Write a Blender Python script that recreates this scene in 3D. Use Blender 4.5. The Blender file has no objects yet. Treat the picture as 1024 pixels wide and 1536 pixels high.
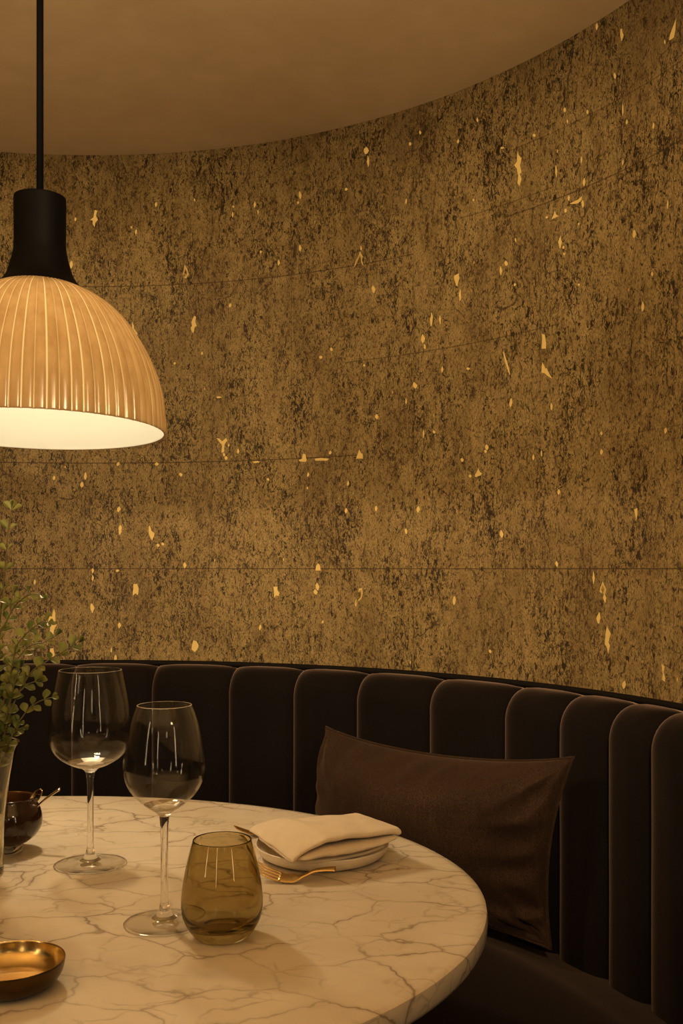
import bpy, math, random
from math import sin, cos, pi, sqrt, atan2, radians
from mathutils import Vector, noise as mnoise

random.seed(7)
scene = bpy.context.scene
COL = scene.collection

# ------------------------------------------------------------------ camera
F, PCX, PHY, HC = 1500.0, 512.0, 853.0, 1.097      # focal length in px, principal x, horizon row, eye height
cam_d = bpy.data.cameras.new('camera')
cam = bpy.data.objects.new('camera', cam_d)
COL.objects.link(cam)
cam.location = (0, 0, HC)
cam.rotation_euler = (pi / 2, 0, 0)
cam_d.sensor_fit = 'VERTICAL'
cam_d.sensor_height = 36.0
cam_d.lens = 36.0 * F / 1536.0
cam_d.shift_y = 85.0 / 1536.0
cam_d.clip_start = 0.02
scene.camera = cam
scene.view_settings.view_transform = 'Standard'
scene.view_settings.look = 'None'
scene.view_settings.gamma = 1.0
scene.view_settings.exposure = -0.14
scene.view_settings.use_curve_mapping = False
try:
    scene.cycles.use_denoising = True
    scene.cycles.max_bounces = 14
    scene.cycles.transmission_bounces = 14
    scene.cycles.transparent_max_bounces = 16
    scene.cycles.glossy_bounces = 6
    scene.cycles.caustics_refractive = True
    scene.cycles.caustics_reflective = False
    scene.cycles.blur_glossy = 0.4
    scene.cycles.sample_clamp_indirect = 4.0
except Exception:
    pass


def px(x, y, d):
    """the point of the room seen at pixel x, y when it lies at depth d"""
    return Vector(((x - PCX) / F * d, d, HC - (y - PHY) / F * d))


# ------------------------------------------------------------------ object helpers
def link(name, verts, faces, mat, parent=None, smooth=True, mats=None, fmat=None):
    me = bpy.data.meshes.new(name)
    me.from_pydata([tuple(v) for v in verts], [], faces)
    for m in (mats or [mat]):
        me.materials.append(m)
    if fmat:
        me.polygons.foreach_set('material_index', fmat)
    me.polygons.foreach_set('use_smooth', [smooth] * len(me.polygons))
    me.update()
    o = bpy.data.objects.new(name, me)
    COL.objects.link(o)
    if parent:
        o.parent = parent
    return o


def tag(o, label=None, cat=None, group=None, kind=None):
    if label: o['label'] = label
    if cat: o['category'] = cat
    if group: o['group'] = group
    if kind: o['kind'] = kind
    return o


def empty(name, loc, label, cat, group=None):
    o = bpy.data.objects.new(name, None)
    o.empty_display_size = 0.05
    COL.objects.link(o)
    o.location = loc
    return tag(o, label, cat, group)


def lathe(profile, n=96, cap0=False, cap1=False, rmod=None):
    """profile = [(r, z)...]; r == 0 makes a pole"""
    V, Fc, rows = [], [], []
    for k, (r, z) in enumerate(profile):
        if r <= 1e-7:
            rows.append([len(V)]); V.append((0, 0, z))
        else:
            row = []
            for i in range(n):
                a = 2 * pi * i / n
                rr = r * (rmod(a, k) if rmod else 1)
                row.append(len(V)); V.append((rr * cos(a), rr * sin(a), z))
            rows.append(row)
    for A, B in zip(rows, rows[1:]):
        if len(A) == 1 and len(B) == 1:
            continue
        for i in range(n):
            j = (i + 1) % n
            if len(A) == 1: Fc.append((A[0], B[j], B[i]))
            elif len(B) == 1: Fc.append((A[i], A[j], B[0]))
            else: Fc.append((A[i], A[j], B[j], B[i]))
    if cap0 and len(rows[0]) > 1: Fc.append(tuple(reversed(rows[0])))
    if cap1 and len(rows[-1]) > 1: Fc.append(tuple(rows[-1]))
    return V, Fc


def crom(pts, n):
    """Catmull-Rom through pts (tuples of any dimension), n samples per span"""
    out = []
    P = [pts[0]] + list(pts) + [pts[-1]]
    for i in range(1, len(P) - 2):
        for k in range(n):
            t = k / n
            out.append(tuple(0.5 * (2 * b + (c - a) * t + (2 * a - 5 * b + 4 * c - d) * t * t + (3 * b - a - 3 * c + d) * t ** 3)
                             for a, b, c, d in zip(P[i - 1], P[i], P[i + 1], P[i + 2])))
    out.append(tuple(pts[-1]))
    return out


def tube(path, rad, n=10, flat=1.0, up=None, closed=False):
    V, Fc = [], []
    path = [Vector(p) for p in path]
    m = len(path)
    prev = None
    for i, p in enumerate(path):
        if closed: t = path[(i + 1) % m] - path[i - 1]
        else: t = path[min(i + 1, m - 1)] - path[max(i - 1, 0)]
        t.normalize()
        ref = Vector(up) if up else (prev if prev else (Vector((0, 0, 1)) if abs(t.z) < .9 else Vector((1, 0, 0))))
        s = t.cross(ref)
        if s.length < 1e-6: s = t.cross(Vector((1, 0, 0)))
        s.normalize()
        u = s.cross(t).normalized()
        prev = u
        r = rad[i] if isinstance(rad, (list, tuple)) else rad
        f = flat[i] if isinstance(flat, (list, tuple)) else flat
        for k in range(n):
            a = 2 * pi * k / n
            V.append(p + s * (r * cos(a)) + u * (r * f * sin(a)))
    for i in range(m if closed else m - 1):
        j = (i + 1) % m
        for k in range(n):
            l = (k + 1) % n
            Fc.append((i * n + k, i * n + l, j * n + l, j * n + k))
    if not closed:
        Fc.append(tuple(reversed(range(n))))
        Fc.append(tuple(range((m - 1) * n, m * n)))
    return V, Fc


def join(*vf):
    V, Fc = [], []
    for v, f in vf:
        o = len(V)
        V += list(v)
        Fc += [tuple(i + o for i in q) for q in f]
    return V, Fc


def shade_sharp(o, ang=35):
    me = o.data
    try:
        me.set_sharp_from_angle(angle=radians(ang))
    except Exception:
        pass


# ------------------------------------------------------------------ node helpers
class NT:
    def __init__(s, name):
        s.m = bpy.data.materials.new(name)
        s.m.use_nodes = True
        s.t = s.m.node_tree
        s.t.nodes.clear()
        s.out = s.t.nodes.new('ShaderNodeOutputMaterial')

    def n(s, typ, **kw):
        nd = s.t.nodes.new(typ)
        for k, v in kw.items():
            if k.startswith('_'):
                nd.inputs[k[1:].replace('_', ' ')].default_value = v
            else:
                setattr(nd, k, v)
        return nd

    def l(s, a, b):
        s.t.links.new(a, b)

    def math(s, op, a, b=None, c=None, clamp=False):
        nd = s.t.nodes.new('ShaderNodeMath')
        nd.operation = op
        nd.use_clamp = clamp
        for i, v in enumerate((a, b, c)):
            if v is None: continue
            if hasattr(v, 'is_linked'): s.l(v, nd.inputs[i])
            else: nd.inputs[i].default_value = v
        return nd.outputs[0]

    def ramp(s, val, stops, interp='LINEAR'):
        nd = s.t.nodes.new('ShaderNodeValToRGB')
        nd.color_ramp.interpolation = interp
        e = nd.color_ramp.elements
        while len(e) < len(stops): e.new(0.5)
        for i, (p, c) in enumerate(stops):
            e[i].position = p
            e[i].color = c if isinstance(c, (tuple, list)) and len(c) == 4 else ((*c, 1) if isinstance(c, (tuple, list)) else (c, c, c, 1))
        s.l(val, nd.inputs[0])
        return nd.outputs[0]

    def mix(s, fac, a, b, blend='MIX'):
        nd = s.t.nodes.new('ShaderNodeMix')
        nd.data_type = 'RGBA'
        nd.blend_type = blend
        for sock, v in ((nd.inputs[0], fac), (nd.inputs[6], a), (nd.inputs[7], b)):
            if hasattr(v, 'is_linked'): s.l(v, sock)
            elif isinstance(v, (int, float)): sock.default_value = v
            else: sock.default_value = (*v, 1)
        return nd.outputs[2]

    def coords(s, kind='Object', scale=(1, 1, 1), rot=(0, 0, 0)):
        tc = s.n('ShaderNodeTexCoord')
        mp = s.n('ShaderNodeMapping')
        mp.inputs['Scale'].default_value = scale
        mp.inputs['Rotation'].default_value = rot
        s.l(tc.outputs[kind], mp.inputs[0])
        return mp.outputs[0]

    def noise(s, vec, scale, detail=3, rough=.55, dist=0.0):
        nd = s.n('ShaderNodeTexNoise')
        nd.inputs['Scale'].default_value = scale
        nd.inputs['Detail'].default_value = detail
        nd.inputs['Roughness'].default_value = rough
        nd.inputs['Distortion'].default_value = dist
        s.l(vec, nd.inputs['Vector'])
        return nd

    def voro(s, vec, scale, feature='F1', rnd=1.0):
        nd = s.n('ShaderNodeTexVoronoi')
        nd.feature = feature
        nd.inputs['Scale'].default_value = scale
        nd.inputs['Randomness'].default_value = rnd
        s.l(vec, nd.inputs['Vector'])
        return nd

    def bump(s, h, strength=.3, dist=.002, normal=None):
        nd = s.n('ShaderNodeBump')
        nd.inputs['Strength'].default_value = strength
        nd.inputs['Distance'].default_value = dist
        s.l(h, nd.inputs['Height'])
        if normal is not None: s.l(normal, nd.inputs['Normal'])
        return nd.outputs[0]

    def bsdf(s, **kw):
        nd = s.n('ShaderNodeBsdfPrincipled')
        for k, v in kw.items():
            sock = nd.inputs[k.replace('_', ' ')]
            if hasattr(v, 'is_linked'): s.l(v, sock)
            elif isinstance(v, (tuple, list)) and len(v) == 3 and sock.type == 'RGBA': sock.default_value = (*v, 1)
            else: sock.default_value = v
        return nd

    def done(s, sh):
        s.l(sh.outputs[0] if hasattr(sh, 'outputs') else sh, s.out.inputs['Surface'])
        return s.m

    def warp(s, vec, nz, amount):
        """vec + (noise - .5) * amount"""
        sub = s.n('ShaderNodeVectorMath', operation='SUBTRACT'); s.l(nz.outputs['Color'], sub.inputs[0]); sub.inputs[1].default_value = (.5, .5, .5)
        sc = s.n('ShaderNodeVectorMath', operation='SCALE'); s.l(sub.outputs[0], sc.inputs[0]); sc.inputs['Scale'].default_value = amount
        ad = s.n('ShaderNodeVectorMath', operation='ADD'); s.l(vec, ad.inputs[0]); s.l(sc.outputs[0], ad.inputs[1])
        return ad.outputs[0]


# ------------------------------------------------------------------ materials
def m_cork():
    t = NT('cork_leaf_wallcovering')
    uv = t.coords('UV')
    uvz = t.coords('UV', (1.4, .60, 1))                      # features drawn out vertically
    uvs = t.coords('UV', (1.4, .17, 1))
    w1 = t.noise(uv, 60, 3, .6)
    wv = t.warp(uvz, w1, .012)
    w2 = t.noise(uv, 25, 3, .6)
    wv2 = t.warp(uvz, w2, .03)
    big = t.noise(uvz, 5.5, 4, .6)
    mid = t.noise(wv, 38, 5, .65)
    fine = t.noise(uvz, 330, 3, .7)
    strk = t.noise(uvs, 70, 3, .6)
    grain = t.noise(uv, 900, 1, .5)
    base = t.ramp(mid.outputs[0], [(.30, (.20, .132, .050)), (.48, (.31, .215, .086)), (.66, (.40, .285, .122))])
    base = t.mix(t.ramp(strk.outputs[0], [(.35, .0), (.7, .45)]), base, (.39, .265, .112))
    base = t.mix(t.ramp(fine.outputs[0], [(.36, .75), (.52, 0)]), base, (.10, .058, .021))
    base = t.mix(t.ramp(fine.outputs[0], [(.56, 0), (.70, .6)]), base, (.60, .43, .20))
    # short dark curls: the dark skins between cork grains
    clus = t.noise(uvz, 9, 4, .65)
    cl2 = t.noise(uvs, 30, 3, .6)
    cm = t.math('MULTIPLY_ADD', cl2.outputs[0], .5, clus.outputs[0])
    def curls(scale, wid, lo, hi, seed):
        sh = t.n('ShaderNodeVectorMath', operation='ADD'); t.l(wv, sh.inputs[0]); sh.inputs[1].default_value = (seed, seed * 1.7, 0)
        a = t.noise(sh.outputs[0], scale, 2, .5, .6)
        line = t.ramp(t.math('ABSOLUTE', t.math('SUBTRACT', a.outputs[0], .5)), [(wid * .35, 1), (wid, 0)])
        b_ = t.noise(sh.outputs[0], scale * .9, 2, .5)
        k = t.math('MULTIPLY_ADD', t.math('SUBTRACT', cm, .75), .45, b_.outputs[0])
        return t.math('MULTIPLY', line, t.ramp(k, [(lo, 0), (hi, 1)]))
    d1 = curls(64, .034, .47, .53, 0.0)
    d2 = curls(118, .050, .46, .52, 3.0)
    n1 = t.noise(wv, 120, 3, .6, .8)
    k1 = t.math('MULTIPLY_ADD', t.math('SUBTRACT', cm, .75), .50, n1.outputs[0])
    d3 = t.ramp(k1, [(.585, 0), (.64, 1)])
    v2 = t.voro(wv2, 13, 'DISTANCE_TO_EDGE')
    n3 = t.noise(uvz, 11, 2, .5)
    crack = t.math('MULTIPLY', t.ramp(v2.outputs['Distance'], [(.004, 1), (.022, 0)]), t.ramp(n3.outputs[0], [(.56, 0), (.63, .85)]))
    pores = t.voro(t.warp(uvz, w1, .01), 170, 'F1')
    pm = t.math('MULTIPLY', t.ramp(pores.outputs['Distance'], [(.16, 1), (.28, 0)]), t.ramp(pores.outputs['Color'], [(.50, 0), (.56, .8)]))
    dark = t.math('MAXIMUM', t.math('MAXIMUM', d1, t.math('MULTIPLY', d2, .8)), t.math('MAXIMUM', crack, d3))
    dark = t.math('MAXIMUM', dark, pm)
    dark = t.math('MULTIPLY', dark, .97, clamp=True)
    col = t.mix(dark, base, (.020, .011, .005))
    # slow tone drift between sheets of cork
    col = t.mix(t.ramp(big.outputs[0], [(.36, .38), (.52, 0)]), col, (.12, .070, .026))
    # sheet seams
    sep = t.n('ShaderNodeSeparateXYZ'); t.l(uv, sep.inputs[0])
    seam = None
    for (z, u0, u1, s_) in SEAMS:
        dz = t.math('ABSOLUTE', t.math('SUBTRACT', sep.outputs[1], z))
        a = t.math('LESS_THAN', dz, .0011)
        a = t.math('MULTIPLY', a, t.math('GREATER_THAN', sep.outputs[0], u0))
        a = t.math('MULTIPLY', a, t.math('LESS_THAN', sep.outputs[0], u1))
        a = t.math('MULTIPLY', a, s_)
        seam = a if seam is None else t.math('MAXIMUM', seam, a)
    for u in VSEAMS:
        du = t.math('ABSOLUTE', t.math('SUBTRACT', sep.outputs[0], u))
        seam = t.math('MAXIMUM', seam, t.math('MULTIPLY', t.math('LESS_THAN', du, .0009), .35))
    col = t.mix(seam, col, (.045, .024, .010))
    # tiny glints of foil
    v3 = t.voro(uvz, 85, 'F1')
    gm = t.math('MULTIPLY', t.ramp(v3.outputs['Distance'], [(.13, 1), (.2, 0)]), t.ramp(v3.outputs['Color'], [(.885, 0), (.895, 1)], 'LINEAR'))
    n4 = t.noise(uvz, 7, 2, .5)
    gm = t.math('MULTIPLY', gm, t.ramp(n4.outputs[0], [(.47, 0), (.55, 1)]))
    col = t.mix(gm, col, (.80, .52, .18))
    hgt = t.math('SUBTRACT', t.math('MULTIPLY_ADD', fine.outputs[0], .5, mid.outputs[0]), t.math('MULTIPLY', dark, .8))
    hgt = t.math('MULTIPLY_ADD', grain.outputs[0], .2, hgt)
    b = t.bsdf(Base_Color=col, Roughness=.55, Metallic=.0, Normal=t.bump(hgt, .35, .0012))
    b.inputs['Specular IOR Level'].default_value = .35
    return t.done(b)


def m_gold_leaf():
    t = NT('gold_leaf')
    nz = t.noise(t.coords('Object'), 120, 2)
    col = t.mix(nz.outputs[0], (.84, .60, .20), (.92, .70, .28))
    b = t.bsdf(Base_Color=col, Roughness=.5, Metallic=.15)
    return t.done(b)


def m_plaster():
    t = NT('warm_plaster')
    c = t.coords('Object')
    a = t.noise(c, 3.2, 4, .6); b_ = t.noise(c, 14, 4, .6); d = t.noise(c, 120, 2, .5)
    col = t.mix(a.outputs[0], (.50, .36, .21), (.64, .47, .29))
    col = t.mix(t.ramp(b_.outputs[0], [(.35, .35), (.65, 0)]), col, (.45, .32, .18))
    h = t.math('MULTIPLY_ADD', d.outputs[0], .25, b_.outputs[0])
    return t.done(t.bsdf(Base_Color=col, Roughness=.85, Normal=t.bump(h, .12, .004)))


def m_marble():
    t = NT('cream_marble')
    c = t.coords('Object', (1, 1, 1), (0, 0, .5))
    cs = t.coords('Object', (.72, 1.25, 1), (0, 0, .62))
    w = t.noise(c, 7, 4, .6); w_f = t.noise(c, 40, 3, .6)
    cw = t.warp(t.warp(cs, w, .085), w_f, .010)
    w3 = t.noise(c, 11, 3, .6)
    cw2 = t.warp(t.warp(cs, w3, .075), w_f, .008)
    v1 = t.voro(cw, 12, 'DISTANCE_TO_EDGE'); v2 = t.voro(cw2, 22, 'DISTANCE_TO_EDGE')
    m1 = t.noise(c, 8, 3, .6); m2 = t.noise(c, 15, 3, .6); cl = t.noise(c, 6, 5, .6)
    a1 = t.math('MULTIPLY', t.ramp(v1.outputs['Distance'], [(0, 1), (.008, .7), (.024, .16), (.08, 0)]), t.ramp(m1.outputs[0], [(.36, .12), (.58, 1)]))
    a2 = t.math('MULTIPLY', t.ramp(v2.outputs['Distance'], [(0, .7), (.012, .4), (.06, 0)]), t.ramp(m2.outputs[0], [(.47, 0), (.62, .8)]))
    vein = t.math('MAXIMUM', a1, a2)
    base = t.mix(t.ramp(cl.outputs[0], [(.35, 0), (.65, 1)]), (.65, .56, .435), (.755, .68, .565))
    base = t.mix(t.ramp(m1.outputs[0], [(.58, 0), (.75, .3)]), base, (.55, .42, .29))
    col = t.mix(t.math('MULTIPLY', vein, .76), base, (.155, .10, .06))
    b = t.bsdf(Base_Color=col, Roughness=.16)
    b.inputs['Specular IOR Level'].default_value = .5
    return t.done(b)


def m_velvet(name, c0, c1, sheen, sc):
    t = NT(name)
    c = t.coords('Object')
    a = t.noise(c, 9, 4, .6); f = t.noise(c, 420, 3, .7); st = t.noise(t.coords('Object', (1, 1, .08)), 160, 2, .6)
    col = t.mix(t.ramp(a.outputs[0], [(.35, 0), (.65, 1)]), c0, c1)
    col = t.mix(t.ramp(f.outputs[0], [(.38, .75), (.58, 0)]), col, tuple(x * .35 for x in c0))
    col = t.mix(t.ramp(st.outputs[0], [(.45, .3), (.62, 0)]), col, tuple(x * .6 for x in c0))
    b = t.bsdf(Base_Color=col, Roughness=.9, Sheen_Weight=sheen, Sheen_Roughness=.35, Sheen_Tint=sc, Normal=t.bump(f.outputs[0], .25, .0008))
    b.inputs['Specular IOR Level'].default_value = .15
    return t.done(b)


def m_simple(name, col, rough, metal=0.0, spec=.5, bump_scale=0, bump_s=.1, var=None, **kw):
    t = NT(name)
    args = dict(Base_Color=col, Roughness=rough, Metallic=metal)
    if var or bump_scale:
        nz = t.noise(t.coords('Object'), bump_scale or 30, 3, .6)
        if var: args['Base_Color'] = t.mix(nz.outputs[0], col, var)
        if bump_scale: args['Normal'] = t.bump(nz.outputs[0], bump_s, .001)
    b = t.bsdf(**args)
    b.inputs['Specular IOR Level'].default_value = spec
    for k, v in kw.items(): b.inputs[k.replace('_', ' ')].default_value = v
    return t.done(b)


def m_glass(name, col, ior=1.45, rough=0.0):
    t = NT(name)
    g = t.n('ShaderNodeBsdfGlass')
    g.inputs['Color'].default_value = (*col, 1)
    g.inputs['IOR'].default_value = ior
    g.inputs['Roughness'].default_value = rough
    return t.done(g)


def m_thin_glass(name, col, ior=1.5):
    """thin blown crystal: light goes straight through, reflections by Fresnel"""
    t = NT(name)
    tr = t.n('ShaderNodeBsdfTransparent'); tr.inputs[0].default_value = (*col, 1)
    gl = t.n('ShaderNodeBsdfGlossy'); gl.inputs['Roughness'].default_value = .0
    fr = t.n('ShaderNodeFresnel')
    geo = t.n('ShaderNodeNewGeometry')                        # leaving the glass reflects as much as entering it
    t.l(t.math('MULTIPLY_ADD', geo.outputs['Backfacing'], 1 / ior - ior, ior), fr.inputs[0])
    mx = t.n('ShaderNodeMixShader')
    t.l(fr.outputs[0], mx.inputs[0]); t.l(tr.outputs[0], mx.inputs[1]); t.l(gl.outputs[0], mx.inputs[2])
    return t.done(mx)


def m_shade_outer():
    t = NT('amber_ribbed_glass')
    tc = t.n('ShaderNodeTexCoord')
    sp = t.n('ShaderNodeSeparateXYZ'); t.l(tc.outputs['Object'], sp.inputs[0])
    nz = t.noise(t.coords('Object', (1, 1, .25)), 60, 3, .6)
    col = t.mix(t.ramp(nz.outputs[0], [(.35, 0), (.65, 1)]), (.43, .245, .095), (.53, .325, .14))
    at = t.n('ShaderNodeAttribute'); at.attribute_name = 'groove'
    col = t.mix(t.ramp(at.outputs['Fac'], [(.55, 0), (.9, 1)]), col, (.92, .72, .40))
    tr = t.n('ShaderNodeBsdfTranslucent'); t.l(col, tr.inputs[0])
    df = t.n('ShaderNodeBsdfDiffuse'); t.l(col, df.inputs[0])
    mx = t.n('ShaderNodeMixShader'); mx.inputs[0].default_value = .35
    t.l(tr.outputs[0], mx.inputs[1]); t.l(df.outputs[0], mx.inputs[2])
    gl = t.n('ShaderNodeBsdfGlossy'); gl.inputs['Roughness'].default_value = .22
    fr = t.n('ShaderNodeFresnel'); fr.inputs[0].default_value = 1.5
    m2 = t.n('ShaderNodeMixShader')
    t.l(fr.outputs[0], m2.inputs[0]); t.l(mx.outputs[0], m2.inputs[1]); t.l(gl.outputs[0], m2.inputs[2])
    return t.done(m2)


def m_shade_inner():
    t = NT('opal_glass_lining')
    tr = t.n('ShaderNodeBsdfTranslucent'); tr.inputs[0].default_value = (.95, .88, .72, 1)
    df = t.n('ShaderNodeBsdfDiffuse'); df.inputs[0].default_value = (.92, .86, .70, 1)
    mx = t.n('ShaderNodeMixShader'); mx.inputs[0].default_value = .5
    t.l(tr.outputs[0], mx.inputs[1]); t.l(df.outputs[0], mx.inputs[2])
    return t.done(mx)


def m_emit(name, col, s):
    t = NT(name)
    e = t.n('ShaderNodeEmission'); e.inputs[0].default_value = (*col, 1); e.inputs[1].default_value = s
    return t.done(e)


def m_linen():
    t = NT('beige_linen')
    c = t.coords('Object')
    x = t.noise(t.coords('Object', (1, .05, 1), (0, 0, .53)), 900, 2, .5); y = t.noise(t.coords('Object', (.05, 1, 1), (0, 0, .53)), 900, 2, .5)
    h = t.math('ADD', x.outputs[0], y.outputs[0])
    a = t.noise(c, 60, 3, .6)
    col = t.mix(a.outputs[0], (.60, .49, .35), (.70, .59, .44))
    col = t.mix(t.ramp(h, [(.4, .35), (.55, 0)]), col, (.48, .38, .26))
    b = t.bsdf(Base_Color=col, Roughness=.9, Sheen_Weight=.15, Normal=t.bump(h, .25, .0006))
    b.inputs['Specular IOR Level'].default_value = .2
    return t.done(b)


def m_leaf():
    t = NT('small_green_leaf')
    oi = t.noise(t.coords('Object'), 45, 2, .5)
    col = t.mix(t.ramp(oi.outputs[0], [(.38, 0), (.62, 1)]), (.065, .085, .018), (.20, .19, .045))
    b = t.bsdf(Base_Color=col, Roughness=.5)
    tr = t.n('ShaderNodeBsdfTranslucent'); t.l(col, tr.inputs[0])
    mx = t.n('ShaderNodeMixShader'); mx.inputs[0].default_value = .35
    t.l(b.outputs[0], mx.inputs[1]); t.l(tr.outputs[0], mx.inputs[2])
    return t.done(mx)


# ------------------------------------------------------------------ the niche: one centre for wall and banquette
CX, CY = -.574, 1.118
RW, HW = 1.204, 2.057
RB, HB = 1.099, .882
ZT = .74                                                      # table top height


def cyl(a, r, z):
    return (CX + r * cos(a), CY + r * sin(a), z)


def ray_cyl(x, y, r):
    """where the line of sight through a pixel meets the wall: (angle, z)"""
    k = (x - PCX) / F
    a = k * k + 1; b = -2 * (k * CX + CY); c = CX ** 2 + CY ** 2 - r * r
    d = (-b + sqrt(b * b - 4 * a * c)) / (2 * a)
    return atan2(d - CY, k * d - CX), HC - (y - PHY) / F * d


def uu(x, y=853):
    return ray_cyl(x, y, RW)[0] * RW


SEAMS = [  # z, from, to, strength (u runs from right to left along the wall)
    (HC, -9, 9, .75),
    (1.342, uu(545), 9, .8), (1.325, -9, uu(900), .35),
    (1.752, uu(620), 9, .7), (1.775, -9, uu(760), .7), (1.80, uu(830), uu(690), .55),
    (1.545, uu(840), uu(520), .6), (1.90, -9, uu(740), .5)]
VSEAMS = [uu(810), uu(437), uu(176), uu(1010), uu(620), uu(318)]

M_CORK = m_cork()
M_GOLD = m_gold_leaf()
M_PLASTER = m_plaster()
M_MARBLE = m_marble()
M_VELVET = m_velvet('dark_brown_velvet', (.0065, .0039, .0035), (.0095, .0058, .0052), .46, (.85, .58, .48, 1))
M_PILLOW = m_velvet('brown_velvet', (.044, .0235, .0145), (.066, .0355, .022), .22, (.9, .6, .4, 1))
M_PIPE = m_simple('black_brown_piping', (.006, .004, .0035), .8, 0, .2)
M_BLACK = m_simple('matt_black_metal', (.0025, .0022, .002), .6, 0, .08)
M_CORD = m_simple('black_cord', (.002, .002, .002), .8, 0, .1)
M_SHADE = m_shade_outer()
M_LINER = m_shade_inner()
M_BULB = m_emit('bulb_glow', (1, .72, .36), 3.0)
M_CLEAR = m_glass('clear_crystal', (.985, .98, .97), 1.48)
M_THIN = m_thin_glass('thin_crystal', (.985, .98, .965), 1.32)
M_AMBER = m_glass('smoky_amber_glass', (.80, .75, .59), 1.46)
M_VASE = m_glass('smoky_vase_glass', (.90, .88, .80), 1.45)
M_WATER = m_glass('water', (.97, .97, .93), 1.333)
M_BRASS = m_simple('brushed_brass', (.66, .47, .19), .22, 1.0, var=(.50, .35, .13), bump_scale=140, bump_s=.05)
M_BRASSD = m_simple('dark_burnished_brass', (.085, .052, .022), .30, 1.0, var=(.055, .034, .014), bump_scale=40, bump_s=.05)
M_FORK = m_simple('gold_cutlery', (.62, .43, .17), .24, 1.0)
M_STEEL = m_simple('warm_steel', (.62, .52, .38), .2, 1.0)
M_CERAMIC = m_simple('cream_ceramic', (.74, .66, .53), .35, var=(.68, .60, .47), bump_scale=80, bump_s=.04)
M_DBOWL = m_simple('dark_bronze_glaze', (.030, .014, .007), .10, 0, .4, Coat_Weight=.2, Coat_Roughness=.05)
M_DBOWL_IN = m_simple('bronze_lining', (.20, .10, .04), .25, .6)
M_LINEN = m_linen()
M_LEAF = m_leaf()
M_STEM = m_simple('green_stem', (.10, .085, .025), .6)
M_FLOOR = m_simple('dark_oak_floor', (.060, .035, .02), .45, var=(.035, .02, .012), bump_scale=20)
M_PLINTH = m_simple('dark_stained_wood', (.02, .012, .008), .5)

# ------------------------------------------------------------------ setting
A0, A1 = radians(-24), radians(204)


def make_wall():
    V, Fc, fm, uvs = [], [], [], []
    n = 180
    zs = [0, .45, .9, 1.3, 1.7, HW + .02]
    for i in range(n + 1):
        a = A0 + (A1 - A0) * i / n
        for z in zs: V.append(cyl(a, RW, z)); uvs.append((a * RW, z))
    m = len(zs)
    for i in range(n):
        for k in range(m - 1):
            Fc.append((i * m + k, i * m + k + 1, (i + 1) * m + k + 1, (i + 1) * m + k)); fm.append(0)
    o = len(V)
    for i in range(n + 1):
        a = A0 + (A1 - A0) * i / n
        for z in (0, HW + .02): V.append(cyl(a, RW + .06, z)); uvs.append((a * RW, z))
    for i in range(n):
        Fc.append((o + i * 2, o + (i + 1) * 2, o + (i + 1) * 2 + 1, o + i * 2 + 1)); fm.append(0)
        Fc.append((i * m + m - 1, o + i * 2 + 1, o + i * 2 + 3, (i + 1) * m + m - 1)); fm.append(0)
    Fc.append((0, o, o + 1, m - 1)); fm.append(0)
    Fc.append((n * m, n * m + m - 1, o + n * 2 + 1, o + n * 2)); fm.append(0)
    # gold leaf showing through the cork, a hair proud of it
    rnd = random.Random(11)
    def fleck(x, y, w, h, kind=0):
        nv = 14 if h > 14 or w > 14 else 9
        pts = []
        lean = rnd.uniform(-.25, .25) * w
        for i in range(nv):
            a = 2 * pi * i / nv
            jag = rnd.uniform(.55, 1.15) if nv > 10 else rnd.uniform(.75, 1.1)
            yy = sin(a) * (1.0 if nv <= 10 else rnd.uniform(.9, 1.05))
            xx = cos(a) * jag * (1 - .45 * abs(yy)) + lean / max(w, 1) * yy
            pts.append((x + xx * w / 2, y + yy * h / 2))
        poly(pts)
    def poly(pts):
        o = len(V)
        cx_ = sum(p[0] for p in pts) / len(pts); cy_ = sum(p[1] for p in pts) / len(pts)
        for p in [(cx_, cy_)] + pts:
            a, z = ray_cyl(p[0], p[1], RW)
            V.append(cyl(a, RW - .0005, z)); uvs.append((a * RW, z))
        k = len(pts)
        for i in range(k):
            Fc.append((o, o + 1 + i, o + 1 + (i + 1) % k)); fm.append(1)
    for f in FLECKS: fleck(*f)
    for p in FLECK_POLYS: poly(p)
    ob = link('wall_back', V, Fc, None, mats=[M_CORK, M_GOLD], fmat=fm)
    uvl = ob.data.uv_layers.new(name='UVMap')
    for lp in ob.data.loops: uvl.data[lp.index].uv = uvs[lp.vertex_index]
    tag(ob, 'curved wall covered in dark gold cork with flecks of gold leaf', 'wall', kind='structure')


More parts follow.
